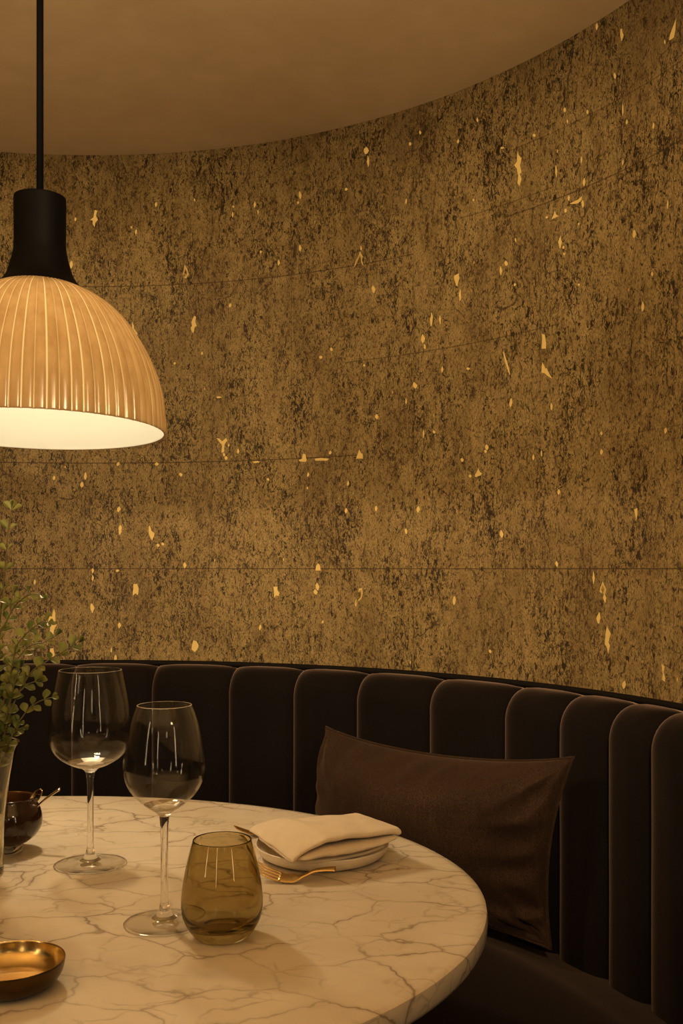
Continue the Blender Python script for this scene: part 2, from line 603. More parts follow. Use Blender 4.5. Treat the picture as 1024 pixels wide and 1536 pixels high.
FLECKS = [
    (113,329,4,6),(234,307,4,8),(204,348,4,8),(197,341,3,4),(107,397,6,12),(345,458,5,6),(177,696,6,6),(235,696,7,5),(271,712,6,6),
    (81,717,5,7),(128,714,5,12),(123,727,6,9),(178,764,6,9),(180,795,6,16),(237,818,6,5),(244,816,5,5),(277,848,6,9),(139,856,4,8),(139,867,4,9),
    (176,856,6,4),(138,912,7,15),(179,938,6,9),(167,975,3,8),(173,988,5,13),(52,873,4,8),(549,226,9,11),(552,242,4,18),
    (630,199,4,6),(615,216,4,6),(519,284,6,5),(450,293,5,12),(447,304,4,4),(382,307,4,10),(387,318,3,7),(349,322,3,9),(350,310,3,4),
    (450,372,5,11),(418,394,4,9),(609,302,3,9),(560,434,6,12),(391,378,4,5),(690,443,4,18),(647,479,5,22),(634,508,7,14),(637,520,4,8),(660,480,3,15),
    (622,578,8,10),(481,536,6,5),(497,524,5,6),(565,625,6,8),(663,554,4,10),(495,679,5,6),(693,690,6,6),(546,548,4,4),(609,602,3,9),
    (635,651,3,13),(651,648,5,5),(564,763,5,9),(627,764,6,10),(609,797,5,9),(519,766,5,8),(476,880,6,12),(473,888,7,8),(681,901,6,13),
    (390,941,5,9),(484,933,4,5),(384,693,13,3),(339,687,5,6),(357,677,4,8),(522,725,4,8),(462,712,4,7),(461,732,3,4),(402,719,5,4),
    (827,610,4,12),(766,604,6,14),(730,671,7,9),(728,677,5,5),(705,714,5,5),(812,680,3,10),(800,686,4,9),(902,678,5,9),(902,650,4,6),
    (998,646,5,10),(838,738,5,9),(752,801,6,12),(835,846,5,9),(890,867,4,20),(907,897,5,15),(898,927,7,18),(936,1027,7,13),(735,977,5,6),
    (682,899,4,10),(848,316,5,7),(853,297,4,9),(874,306,5,12),(876,273,5,13),(834,257,3,20),(872,240,3,11),(934,244,3,9),(934,165,3,20),(940,183,4,8),
    (980,189,4,10),(922,114,5,10),(932,52,6,20),(895,40,5,11),(997,63,3,7),(847,165,5,8),(881,168,4,7),(851,182,3,6),(801,203,5,5),
    (716,180,4,7),(687,212,4,7),(753,222,8,3),(1001,307,3,14),(840,363,6,19),(845,371,4,5),(751,406,4,14),(759,395,7,8),(772,427,5,5),
    (951,351,6,13),(978,411,4,7),(964,460,5,16),(868,427,4,4),(702,553,6,4),(773,360,3,7),(846,381,4,5),(328,596,9,3),(336,682,4,6),(343,668,3,5),
    (292,300,3,5),(60,300,3,5),(58,640,3,4),(303,530,3,5),(262,545,4,4),(820,326,5,4),(868,336,3,4),(710,300,4,3)]


def _sh(cx, cy, pts):
    return [(cx + a, cy + b) for a, b in pts]


FLECK_POLYS = [
    _sh(142, 328, [(0,-13),(4,-12),(2,-4),(5,2),(1,6),(0,13),(-3,8),(-3,3),(-7,2),(-2,-2)]),
    _sh(278, 408, [(-1,-11),(3,-4),(5,3),(1,10),(-2,8),(1,4),(2,0),(0,-3),(-1,3),(-4,4),(-3,0)]),
    _sh(201, 495, [(-3,-13),(0,-6),(0,-2),(5,5),(4,11),(1,9),(-2,4),(-5,2),(-3,-4)]),
    _sh(290, 487, [(1,-13),(4,-12),(3,-4),(5,2),(2,4),(0,13),(-3,9),(-4,4),(-2,2),(-3,-4)]),
    _sh(333, 666, [(-8,-9),(-4,-8),(0,-4),(6,-9),(8,-5),(4,0),(3,12),(-1,13),(0,3),(-4,-3)]),
    _sh(227, 800, [(-4,-10),(-2,-12),(0,-4),(5,0),(4,4),(1,11),(-3,3),(-4,-2)]),
    _sh(203, 885, [(-3,-9),(3,-9),(5,-2),(4,8),(0,5),(-4,9),(-4,3),(-3,-2)]),
    _sh(292, 969, [(-2,-9),(3,-7),(6,-1),(4,5),(0,9),(-5,5),(-4,-1)]),
    _sh(78, 933, [(3,-20),(5,-14),(5,2),(7,4),(3,12),(2,19),(-3,18),(-3,8),(-6,0),(-4,-9),(0,-8),(1,-14)]),
    _sh(78, 979, [(-3,-6),(2,-7),(4,2),(3,7),(-3,5)]),
    _sh(540, 385, [(0,-8),(4,0),(3,5),(5,14),(2,9),(-1,4),(-5,8),(-9,16),(-7,8),(-3,1)]), _sh(541, 372, [(0,-4),(2,0),(1,4),(-1,2)]),
    _sh(685, 420, [(3,-10),(4,-2),(2,4),(1,10),(-1,8),(-4,-2),(-4,-6),(-1,-8)]),
    _sh(454, 687, [(0,-6),(4,-6),(6,4),(4,6),(-5,5),(-6,3),(-1,1)]), _sh(483, 689, [(-11,-1),(-2,-2),(11,-1),(7,2),(-10,2)]),
    _sh(539, 682, [(0,-8),(2,-3),(5,-1),(5,6),(-5,6),(-3,0)]), _sh(477, 851, [(0,-6),(3,-3),(4,5),(-4,5),(-3,-2)]),
    _sh(414, 888, [(-4,-8),(2,-8),(2,-3),(5,1),(4,6),(0,5),(-3,9),(-3,0)]),
    _sh(537, 896, [(1,-13),(6,-14),(7,-6),(5,2),(0,6),(-3,14),(-5,12),(-4,4),(2,-1),(4,-6),(3,-10),(0,-7)]),
    _sh(717, 710, [(0,-8),(3,-2),(6,0),(4,3),(-4,6),(-5,3),(-2,-2)]),
    _sh(954, 772, [(-3,-8),(2,-10),(2,0),(0,10),(-1,2)]),
    _sh(904, 884, [(0,-12),(3,-5),(5,0),(3,9),(0,5),(2,1),(1,-3),(-2,0),(-2,6),(-5,3),(-4,-2)]),
    _sh(911, 960, [(-1,-21),(5,-10),(3,-2),(2,5),(4,8),(1,21),(-1,11),(-4,6),(-3,-8)]),
    _sh(994, 1009, [(-2,-14),(3,-9),(1,-2),(4,8),(3,14),(-1,10),(0,2),(-1,-4)]),
    _sh(778, 253, [(-2,-26),(0,-20),(4,-16),(3,-9),(2,-5),(4,4),(3,12),(4,16),(1,26),(-2,22),(-1,10),(-3,0),(-7,-5),(-3,-10)]),
    _sh(863, 302, [(10,-8),(9,-2),(4,3),(-2,4),(-9,4),(-4,1),(3,-2)]), _sh(832, 323, [(0,-7),(2,-1),(6,1),(0,4),(-5,6),(-2,0)]),
    _sh(816, 512, [(-3,-11),(1,-10),(3,2),(3,11),(-4,11),(-3,0)]),
    _sh(819, 556, [(-6,-13),(-3,-8),(-1,-3),(1,-4),(3,1),(9,12),(2,8),(-2,4),(-7,3)]),
    _sh(760, 545, [(-6,-18),(-4,-16),(2,3),(5,17),(3,15),(-2,0)]),
    _sh(1009, 46, [(5,-18),(4,-2),(2,10),(-2,13),(-6,15),(-4,6),(-2,0)])]
make_wall()


def box(x0, x1, y0, y1, z0, z1):
    V = [(x, y, z) for z in (z0, z1) for y in (y0, y1) for x in (x0, x1)]
    return V, [(0, 2, 3, 1), (4, 5, 7, 6), (0, 1, 5, 4), (1, 3, 7, 5), (3, 2, 6, 7), (2, 0, 4, 6)]


tag(link('ceiling', *box(-3.2, 2.4, -2.6, 2.6, HW, HW + .08), M_PLASTER, smooth=False), 'plain warm plaster ceiling above the curved niche', 'ceiling', kind='structure')
tag(link('floor', *box(-3.2, 2.4, -2.6, 2.6, -.06, 0), M_FLOOR, smooth=False), 'dark floor under the table', 'floor', kind='structure')


# ------------------------------------------------------------------ banquette
def ring_part(name, prof, mat, parent, a0, a1, n):
    """closed (r, z) section swept along the niche"""
    V, Fc = [], []
    m = len(prof)
    for i in range(n + 1):
        a = a0 + (a1 - a0) * i / n
        for r, z in prof: V.append((r * cos(a), r * sin(a), z))
    for i in range(n):
        for k in range(m):
            l = (k + 1) % m
            Fc.append((i * m + k, i * m + l, (i + 1) * m + l, (i + 1) * m + k))
    Fc.append(tuple(reversed(range(m)))); Fc.append(tuple(range(n * m, n * m + m)))
    return link(name, V, Fc, mat, parent)


bq = empty('banquette', (CX, CY, 0), 'curved dark brown velvet banquette with vertical channelled back along the cork wall', 'banquette')
B0, B1 = radians(-14), radians(196)
ring_part('plinth', [(.70, .0), (RB + .06, .0), (RB + .06, .335), (.70, .335)], M_PLINTH, bq, B0, B1, 120)
shade_sharp(bpy.data.objects['plinth'])
seat_prof = [(.60, .335), (RB + .055, .335), (RB + .055, .43)] + crom([(RB + .02, .438), (RB - .06, .450), (.98, .458), (.82, .460), (.70, .455), (.625, .44), (.592, .41), (.588, .37)], 5)
ring_part('seat', seat_prof, M_VELVET, bq, B0, B1, 140)
shade_sharp(bpy.data.objects['seat'], 50)
ring_part('back_frame', [(RB + .045, .335), (RW - .004, .335), (RW - .004, HB - .012), (RB + .045, HB - .012)], M_PIPE, bq, B0, B1, 140)
GROOVES = [-14, -8.5, -2.5, 3.5, 9.5, 15.0, 20.38, 25.58, 31.81, 38.67, 48.17, 57.25, 65.1, 73.01, 82.29, 91.6, 100.6, 109.6, 118.6, 127.6, 136.6, 145.6, 154.6, 163.6, 172.6, 181.6, 190, 196]
for g0, g1 in zip(GROOVES, GROOVES[1:]):
    V, Fc = [], []
    ns = 26
    g0, g1 = radians(g0), radians(g1)
    halfw = (g1 - g0) / 2 * RB
    prof = []
    for k in range(12): prof.append((0.0, .40 + (HB - .055 - .40) * k / 11))           # r offset, z
    for k in range(1, 9):
        th = pi / 2 * k / 8
        prof.append((.055 * (1 - cos(th)), HB - .055 + .055 * sin(th)))
    prof += [(.075, HB - .001), (RW - RB - .008, HB - .006), (RW - RB - .008, HB - .05)]
    for i in range(ns + 1):
        s = -1 + 2 * i / ns
        s = sin(s * pi / 2) * .4 + s * .6
        if i == 0: s = -1
        if i == ns: s = 1
        b = max(0.0, 1 - abs(s) ** 3.2) ** .55
        a = (g0 + g1) / 2 + s * (g1 - g0) / 2
        for j, (dr, z) in enumerate(prof):
            depth = .034
            r = RB - .008 + dr + depth * (1 - b) * (1 if dr < .06 else .25)
            r = min(r, RW - .008)
            zz = z - (.010 * (1 - b) if j > 11 else 0)
            # soft velvet unevenness
            w = .0016 * mnoise.noise(Vector((a * 9, z * 6, 3.1)))
            V.append(((r + w) * cos(a), (r + w) * sin(a), zz))
    m = len(prof)
    for i in range(ns):
        for k in range(m - 1):
            Fc.append((i * m + k, i * m + k + 1, (i + 1) * m + k + 1, (i + 1) * m + k))
    link('back_channel', V, Fc, M_VELVET, bq)
pp = [((RW - .016) * cos(B0 + (B1 - B0) * i / 140), (RW - .016) * sin(B0 + (B1 - B0) * i / 140), HB - .001) for i in range(141)]
link('piping', *tube(pp, .006, 10, up=(0, 0, 1)), M_PIPE, bq)

# ------------------------------------------------------------------ table
TX, TY, TA, TB = -.418, 1.101, .577, .477
tb = empty('dining_table', (TX, TY, 0), 'oval cream marble topped table with brown veins standing in the niche', 'table')
tp = [(0, .708), (.93, .708), (.975, .710), (.990, .7145), (.9955, .720), (.9965, .728), (.9965, .733), (.9945, .7375), (.988, .7397), (.975, ZT), (.6, ZT), (0, ZT)]
V, Fc = lathe(tp, 160)
link('tabletop', [(x * TA, y * TB, z) for x, y, z in V], Fc, M_MARBLE, tb)
shade_sharp(bpy.data.objects['tabletop'], 40)
link('column', *lathe([(0, .02), (.075, .02), (.05, .06), (.042, .12), (.042, .62), (.06, .68), (.14, .7075), (0, .7075)], 48), M_BLACK, tb)
link('foot_plate', *lathe([(0, 0), (.23, 0), (.235, .006), (.225, .014), (.08, .022), (0, .022)], 72), M_BLACK, tb)

# ------------------------------------------------------------------ pendant lamp
LD = 1.40
LX = (60 - PCX) / F * LD
LZ = 1.288
lamp = empty('pendant_lamp', (LX, LD, LZ), 'ribbed amber glass dome pendant lamp with black neck hanging over the table', 'lamp')
sh_out = crom([(.1705, 0), (.1695, .020), (.1665, .050), (.158, .083), (.1455, .112), (.128, .142), (.108, .167), (.083, .187), (.054, .202)], 6)
NR = 72
nseg = NR * 10


def ribs(a, k):
    s = (a * NR / (2 * pi)) % 1.0
    rid = int(a * NR / (2 * pi))
    c = abs(s - .5) * 2                                       # 1 in the groove
    return 1 - .019 * c ** 3.2 + .0025 * sin(rid * 12.9898) * (1 - c ** 3)


V, Fc = lathe(sh_out, nseg, rmod=ribs)
sh_in = [(r - .0038, z + (.0005 if i == 0 else 0)) for i, (r, z) in enumerate(sh_out)]
Vi, Fi = lathe(sh_in, nseg)
nF, oV = len(Fc), len(V)
Fall = Fc + [tuple(reversed([i + oV for i in q])) for q in Fi]
fm = [0] * nF + [1] * len(Fi)
for i in range(nseg):
    j = (i + 1) % nseg
    Fall.append((j, i, oV + i, oV + j)); fm.append(0)
    a0_ = oV - nseg; b0_ = oV + len(Vi) - nseg
    Fall.append((a0_ + i, a0_ + j, b0_ + j, b0_ + i)); fm.append(1)
TILT = radians(-1.8)
allv = []
for x, y, z in V + Vi:
    zz = z - .20
    x *= 1.03; y *= 1.03
    allv.append((x, y * cos(TILT) - zz * sin(TILT), .20 + y * sin(TILT) + zz * cos(TILT)))
sh = link('lamp_shade', allv, Fall, None, lamp, mats=[M_SHADE, M_LINER], fmat=fm)
ga = sh.data.attributes.new('groove', 'FLOAT', 'POINT')
rg = random.Random(5)
strength = [rg.uniform(.70, 1.0) for _ in range(NR + 1)]
for i_ in range(len(V)):
    q_ = (i_ % nseg) / 10
    fr_ = abs(q_ - round(q_))
    ga.data[i_].value = max(0, 1 - fr_ * 3.8) * strength[int(round(q_)) % NR]
cap = crom([(.0352, .328), (.0356, .322), (.0354, .29), (.0354, .262), (.0372, .248), (.0420, .229), (.0475, .215), (.0585, .2015)], 5)
capV, capF = lathe([(0, .329), (.012, .329), (.0335, .3288)] + cap + [(.0555, .1985), (.050, .199), (.030, .215), (0, .215)], 96)
nk = link('neck', capV, capF, M_BLACK, lamp); shade_sharp(nk, 50)
link('cord', *lathe([(0, .328), (.0048, .328), (.0048, HW - LZ - .02), (0, HW - LZ - .02)], 20), M_CORD, lamp)
link('ceiling_rose', *lathe([(0, HW - LZ - .028), (.03, HW - LZ - .028), (.05, HW - LZ - .022), (.055, HW - LZ - .0005), (0, HW - LZ - .0005)], 48), M_BLACK, lamp)
link('bulb', *lathe([(0, .128), (.012, .130), (.022, .138), (.027, .150), (.025, .163), (.016, .178), (.013, .190), (.013, .214), (0, .214)], 40), M_BULB, lamp)


def light(name, typ, loc, watt, col, rad=.03, rot=(0, 0, 0), **kw):
    d = bpy.data.lights.new(name, typ)
    d.energy = watt; d.color = col
    if typ != 'AREA': d.shadow_soft_size = rad
    for k, v in kw.items(): setattr(d, k, v)
    o = bpy.data.objects.new(name, d)
    COL.objects.link(o)
    o.location = loc; o.rotation_euler = rot
    return o


WARM = (1.0, .73, .39)
light('lamp_glow', 'POINT', (LX, LD, LZ + .095), 2.15, (1, .90, .68), .025)
spot = light('lamp_beam', 'SPOT', (LX, LD, LZ - .014), 7.0, (1, .69, .36), .022, spot_size=radians(178), spot_blend=.06)
# unseen hanging lamps assumed behind and beside the camera, then added fill lights
light('dining_room_lamp', 'POINT', (-1.15, -.55, 1.55), 1.5, WARM, .09)
light('dining_room_lamp', 'POINT', (.45, -1.0, 1.55), 2, WARM, .09)
light('ceiling_fill', 'SPOT', (-1.0, -.15, 1.05), 140, WARM, .25, (pi, 0, 0), spot_size=radians(165), spot_blend=.6)  # upward spots added out of view to brighten the ceiling
light('ceiling_fill', 'SPOT', (.6, -.45, 1.05), 84, WARM, .25, (pi, 0, 0), spot_size=radians(165), spot_blend=.6)


def aim(loc, to):
    return (Vector(to) - Vector(loc)).to_track_quat('-Z', 'Y').to_euler()


for loc, to, wt_, sz in (((.98, -.60, 1.93), (-.85, 2.25, 1.33), 140, 38), ((.62, -.90, 1.93), (-.10, 2.25, 1.34), 95, 36), ((.05, -.95, 1.93), (.55, 1.75, 1.30), 160, 42)):
    light('wall_fill', 'SPOT', loc, wt_, (1, .745, .40), .05, aim(loc, to), spot_size=radians(sz), spot_blend=.9)  # unseen spots added to brighten the cork wall and miss the table

w = bpy.data.worlds.new('world'); scene.world = w
w.use_nodes = True
w.node_tree.nodes['Background'].inputs[0].default_value = (1, .62, .34, 1)
w.node_tree.nodes['Background'].inputs[1].default_value = .03

for x_, y_, wt_ in ((-1.25, -.10, 2.2), (-.55, -1.2, 2.2), (1.05, -.30, 2.2)):     # slim unseen strips added for vertical streaks in the glasses
    to_ = Vector((-.25, 1.1, 1.0))
    light('streak_strip', 'AREA', (x_, y_, 1.28), wt_, (1, .74, .42), rot=aim((x_, y_, 1.28), (to_.x, to_.y, 1.28)), shape='RECTANGLE', size=.035, size_y=.75)

# ------------------------------------------------------------------ glasses
def wine_glass(loc, prof_out, thick, h_stem_top, r_stem, foot_r, label):
    """prof_out: bowl outside from stem junction up to rim"""
    g = empty('wine_glass', loc, label, 'glass', None)
    out = crom(prof_out, 8)
    inn = []
    n = len(out)
    h_in = prof_out[0][1] + .0085                              # inside bottom of the bowl
    for i, (r, z) in enumerate(out):
        if z <= h_in + .004: continue
        a = out[max(i - 1, 0)]; b = out[min(i + 1, n - 1)]
        tx, tz = b[0] - a[0], b[1] - a[1]; L = sqrt(tx * tx + tz * tz)
        th = thick if z > h_in + .009 else thick + (h_in + .009 - z) * .12
        inn.append((max(.001, r - th * tz / L), z + th * tx / L * .9))
    inn = [p for p in inn if p[1] > h_in + .002]
    rim = [(out[-1][0] - thick * .25, out[-1][1] + thick * .45), (out[-1][0] - thick * .75, out[-1][1] + thick * .45)]
    prof = out + rim + list(reversed(inn)) + [(inn[0][0] * .55, h_in + .0008), (0, h_in)]
    Vb, Fb = lathe(prof, 96)
    zlim = prof_out[0][1] + .0125
    link('bowl', Vb, Fb, None, g, mats=[M_THIN, M_CLEAR], fmat=[1 if max(Vb[i][2] for i in q) < zlim or min(Vb[i][2] for i in q) > prof_out[-1][1] - .0012 else 0 for q in Fb])
    r0, z0 = out[0]
    zf = .013
    st = crom([(r0, z0), (r_stem * 1.12, z0 - .012), (r_stem, z0 - .03), (r_stem * .97, (z0 + zf) / 2), (r_stem * 1.02, zf + .016), (r_stem * 1.35, zf + .004), (.0085, .0085)], 6)
    link('stem', *lathe(list(reversed(st)), 40), M_CLEAR, g)
    ft = crom([(.0085, .0085), (.014, .0056), (foot_r * .6, .0032), (foot_r * .93, .0022), (foot_r, .0014)], 6)
    Vf, Ff = lathe([(0, .0006), (.012, .0004), (foot_r * .975, .0003)] + list(reversed(ft)), 96)
    link('foot', Vf, Ff, None, g, mats=[M_THIN, M_CLEAR], fmat=[1 if min(sqrt(Vf[i][0] ** 2 + Vf[i][1] ** 2) for i in q) > foot_r * .955 or max(sqrt(Vf[i][0] ** 2 + Vf[i][1] ** 2) for i in q) < .0135 else 0 for q in Ff])
    return g


wine_glass(((135.5 - PCX) / F * 1.206, 1.206, ZT),
           [(.0055, .112), (.0105, .1165), (.021, .1205), (.035, .1285), (.0445, .139), (.0492, .152), (.0497, .165), (.0475, .183), (.0433, .205), (.0372, .2345)],
           .0011, .112, .0037, .0430, 'larger clear wine glass with the wider bowl, standing beside the dark sugar bowl')
wine_glass(((246.5 - PCX) / F * 1.007, 1.007, ZT),
           [(.0050, .108), (.0095, .1125), (.019, .119), (.030, .129), (.0375, .141), (.0405, .153), (.0405, .163), (.0382, .180), (.0338, .201), (.0274, .2195)],
           .0010, .108, .0037, .0405, 'smaller clear wine glass with narrower rim, standing directly behind the amber tumbler')

tum_out = crom([(.0225, .0006), (.0262, .0022), (.0325, .0095), (.0378, .0205), (.0395, .032), (.0386, .047), (.0352, .067), (.0312, .084), (.0283, .0944)], 7)
tum_in = crom([(.0272, .0938), (.0300, .084), (.0339, .067), (.0371, .047), (.0377, .032), (.0352, .0215), (.0285, .0145), (.016, .0122), (0, .0118)], 7)
tm = link('tumbler', *lathe([(0, .0022), (.016, .0020), (.020, .0006)] + tum_out + [(.0280, .0949), (.0275, .0949)] + tum_in, 96), M_AMBER)
tm.location = ((333 - PCX) / F * .970, .970, ZT)
tag(tm, 'smoky amber stemless tumbler standing in front of the smaller wine glass', 'glass')

# ------------------------------------------------------------------ brass dish
dish = empty('brass_dish', ((16 - PCX) / F * .851, .851, ZT), 'shallow brass dish with polished inside on the near edge of the marble', 'dish')
do = crom([(.026, .0003), (.031, .0015), (.0385, .0065), (.0432, .014), (.0452, .0235)], 6)
di = crom([(.0440, .0238), (.0420, .0150), (.0370, .0085), (.030, .0050), (.021, .0040)], 6)
link('outer_wall', *lathe([(0, .0006), (.022, .0006)] + do + [(.0449, .0243)], 96), M_BRASSD, dish)
link('inner_face', *lathe([(.0449, .0243), (.0444, .0243)] + di + [(0, .0038)], 96), M_BRASS, dish)

# ------------------------------------------------------------------ plate, napkin, forks
PXC, PYC = (483 - PCX) / F * 1.24, 1.24
po = crom([(.062, .0004), (.067, .0014), (.0745, .0050), (.0800, .0110), (.0825, .0172)], 5)
pi_ = crom([(.0805, .0176), (.0775, .0120), (.0720, .0075), (.064, .0050), (.050, .0042)], 5)
pl = link('plate', *lathe([(0, .0012), (.058, .0012), (.060, .0004)] + po + [(.0821, .0182), (.0812, .0183)] + pi_ + [(0, .004)], 96), M_CERAMIC)
pl.location = (PXC, PYC, ZT)
tag(pl, 'small cream ceramic plate under the folded napkin', 'plate')


def make_napkin():
    BL, BR, FR, FL = (-.119, 1.275), (.020, 1.285), (.072, 1.205), (-.056, 1.133)
    # serpentine section: q 0 = back, 1 = front; height as a share of the stack
    sec = crom([(.03, .80), (.10, .93), (.30, .98), (.60, 1.0), (.85, 1.0), (.955, .965), (1.0, .86), (.975, .765), (.90, .72), (.60, .70), (.30, .68), (.22, .62), (.30, .56),
                (.60, .53), (.86, .52), (.945, .49), (.975, .41), (.945, .33), (.86, .30), (.55, .29), (.34, .28), (.28, .215), (.34, .15), (.60, .14), (.84, .15), (.90, .11), (.86, .06), (.6, .02), (.4, .02)], 5)
    nu = 60
    V, Fc = [], []
    for i in range(nu + 1):
        u = i / nu
        mid = sin(pi * min(1, max(0, (u - .05) / .9))) ** .6
        lift = .7610 - ZT
        hgt = .0085 + .0175 * min(1, u / .30) ** .8
        for k, (q, s) in enumerate(sec):
            qq = q + (.100 * sin(pi * min(1, u / 1.0)) ** .6 * q if s < .72 else 0)
            if q > .55 and s < .72: qq -= .09 * max(0, 1 - u / .16) ** 2
            uq = u * (1 if s > .66 else (.955 if s > .4 else .90 - .04 * q)) + (0 if s > .66 else .012)
            x = (BL[0] * (1 - uq) + BR[0] * uq) * (1 - qq) + (FL[0] * (1 - uq) + FR[0] * uq) * qq
            y = (BL[1] * (1 - uq) + BR[1] * uq) * (1 - qq) + (FL[1] * (1 - uq) + FR[1] * uq) * qq
            z = lift + s * hgt - .009 * mid * max(0, 1 - q / .8) * (1 - s * .4) - .0050 * mid * max(0, 1 - s / .72)
            if s > .7:
                z += .0022 * mnoise.noise(Vector((u * 3.1, q * 2.3, .4))) + .0012 * mnoise.noise(Vector((u * 9, q * 5, 2.4)))
            else:
                z += .0010 * mnoise.noise(Vector((u * 6, q * 3, s * 8)))
            if u < .14 and s > .66: z -= .0050 * (1 - u / .14) ** 2
            if s > .66 and u > .85: z -= .0035 * ((u - .85) / .15) ** 2
            V.append((x, y, z + ZT))
    m = len(sec)
    for i in range(nu):
        for k in range(m - 1):
            Fc.append((i * m + k, (i + 1) * m + k, (i + 1) * m + k + 1, i * m + k + 1))
    o = link('napkin', V, Fc, M_LINEN)
    md = o.modifiers.new('thickness', 'SOLIDIFY'); md.thickness = .0030; md.offset = 0
    md2 = o.modifiers.new('smooth', 'SUBSURF'); md2.levels = 1; md2.render_levels = 1
    tag(o, 'folded beige linen napkin lying on the small cream plate', 'napkin')


make_napkin()


def fork(name_loc, path, w, label, up=(0, 0, 1)):
    """path: points from tine tips to handle end, local to the fork's own empty"""
    base = Vector(name_loc)
    f = empty('fork', base, label, 'fork', None)
    P = [Vector(p) - base for p in path]
    ax = (P[-1] - P[0]); ax.z = 0; ax.normalize()
    side = Vector((-ax.y, ax.x, 0))
    side = (side + Vector((0, 0, .45 if up != (0, 0, 1) else 0))).normalized()
    # tines: first three points; head: next two; then handle
    sm = [Vector(p) for p in crom([tuple(p) for p in P], 6)]
    nt = 14
    for k in range(4):
        off = (k - 1.5) / 1.5 * w / 2
        pts = [sm[i] + side * off * (1 if i > 2 else .92 + .03 * i) for i in range(nt)]
        link('tine', *tube(pts, [.0007 + .0006 * min(1, i / 6) for i in range(nt)], 8, up=tuple(side)), M_FORK, f)
    seg = sm[nt - 2:]
    V, Fc = [], []
    n = len(seg)
    widths = []
    for i in range(n):
        t_ = i / (n - 1)
        if t_ < .18: wd = w / 2 + .0012
        elif t_ < .40: wd = (w / 2 + .0012) * (1 - (t_ - .18) / .22) ** 1.2 + .0022
        else: wd = .0022 + .0022 * ((t_ - .40) / .6) ** 1.3
        widths.append(min(wd, w / 2 + .0012))
    V, Fc = tube(seg, widths, 12, flat=[.0012 / x if x > .003 else .5 for x in widths], up=tuple(side.cross(ax)))
    link('handle', V, Fc, M_FORK, f)
    return f


fork((px(440, 1318, 1.15).x, 1.15, ZT), [px(383, 1297, 1.150), px(398, 1307, 1.143), px(418, 1315, 1.138), px(438, 1317.5, 1.136), px(455, 1314, 1.136), px(470, 1307, 1.138), px(486, 1304, 1.138), px(503, 1303.5, 1.136)], .013,
     'small gold fork lying on the marble in front of the cream plate', up=(1, 0, 0))
fork((-.10, 1.345, ZT), [(-.141, 1.322, .7555), (-.131, 1.327, .7500), (-.120, 1.332, .7452), (-.108, 1.337, .7432), (-.092, 1.342, .7450), (-.070, 1.350, .7480), (-.030, 1.362, .7455), (.015, 1.372, .7430)], .015,
     'gold fork behind the napkin, only its tine tips showing')

# ------------------------------------------------------------------ sugar bowl and spoons
bwx, bwy = (12 - PCX) / F * 1.263, 1.263
sb = empty('sugar_bowl', (bwx, bwy, ZT), 'round dark bronze bowl on a glass foot beside the leafy vase', 'bowl')
so = crom([(.017, .0105), (.024, .0125), (.034, .020), (.0405, .030), (.0420, .040), (.0400, .051), (.0360, .060), (.0335, .0655), (.0335, .068)], 6)
si = crom([(.0320, .0678), (.0322, .0650), (.0345, .0590), (.0385, .050), (.0402, .040), (.0385, .031), (.032, .0225), (.022, .0160), (0, .0145)], 6)
link('body', *lathe([(0, .0105)] + so + [(.0330, .0687), (.0324, .0686)], 80), M_DBOWL, sb)
link('lining', *lathe([(.0324, .0686)] + si, 80), M_DBOWL_IN, sb)
link('glass_foot', *lathe([(0, .0004), (.0175, .0004), (.0185, .0012), (.0185, .0090), (.0175, .0102), (0, .0102)], 64), M_CLEAR, sb)


def spoon(head, tail, mid, hw, label, up):
    base = Vector(head)
    s = empty('spoon', base, label, 'spoon', None)
    ax = (Vector(tail) - Vector(head)).normalized()
    up = Vector(up); side = ax.cross(up).normalized(); up = side.cross(ax).normalized()
    V, Fc = [], []
    L = hw * 2.9
    for off in (0, -.0009):
        o = len(V)
        for i in range(13):
            t = i / 12
            wd = hw * (sin(pi * min(1, t * .93 + .035)) ** .62)
            for k in range(9):
                c = -1 + k / 4
                V.append(ax * (t * L) + side * (wd * c) + up * (-.0052 * (1 - c * c) * sin(pi * t) + off))
        for i in range(12):
            for k in range(8):
                q = (o + i * 9 + k, o + i * 9 + k + 1, o + (i + 1) * 9 + k + 1, o + (i + 1) * 9 + k)
                Fc.append(q if off == 0 else tuple(reversed(q)))
    bnd = [k for k in range(9)] + [i * 9 + 8 for i in range(1, 13)] + [12 * 9 + k for k in range(7, -1, -1)] + [i * 9 for i in range(11, 0, -1)]
    for a, b in zip(bnd, bnd[1:] + bnd[:1]): Fc.append((a, a + 117, b + 117, b))
    link('spoon_head', V, Fc, M_STEEL, s)
    T = Vector(tail) - base
    pts = crom([tuple(ax * (L * .93)), tuple(ax * (L * 1.1) + up * .0006), tuple((ax * L + T) / 2 + up * mid), tuple(T)], 6)
    n = len(pts)
    link('handle', *tube(pts, [.0016 + .0026 * (i / (n - 1)) ** 2 for i in range(n)], 10, flat=[.7 - .35 * i / (n - 1) for i in range(n)], up=tuple(up)), M_STEEL, s)


spoon((bwx + .004, bwy + .006, ZT + .020), tuple(px(90, 1183, 1.262)), .004, .0085, 'small spoon in the dark bowl, its handle sticking out towards the wine glasses', (0, -.25, 1))
# second spoon stands head up against the rim
spoon(tuple(px(62, 1184, 1.275)), (bwx - .004, bwy - .004, ZT + .0205), .0, .0080, 'small spoon in the dark bowl with its oval head up on the rim', (-.3, -.75, .75))

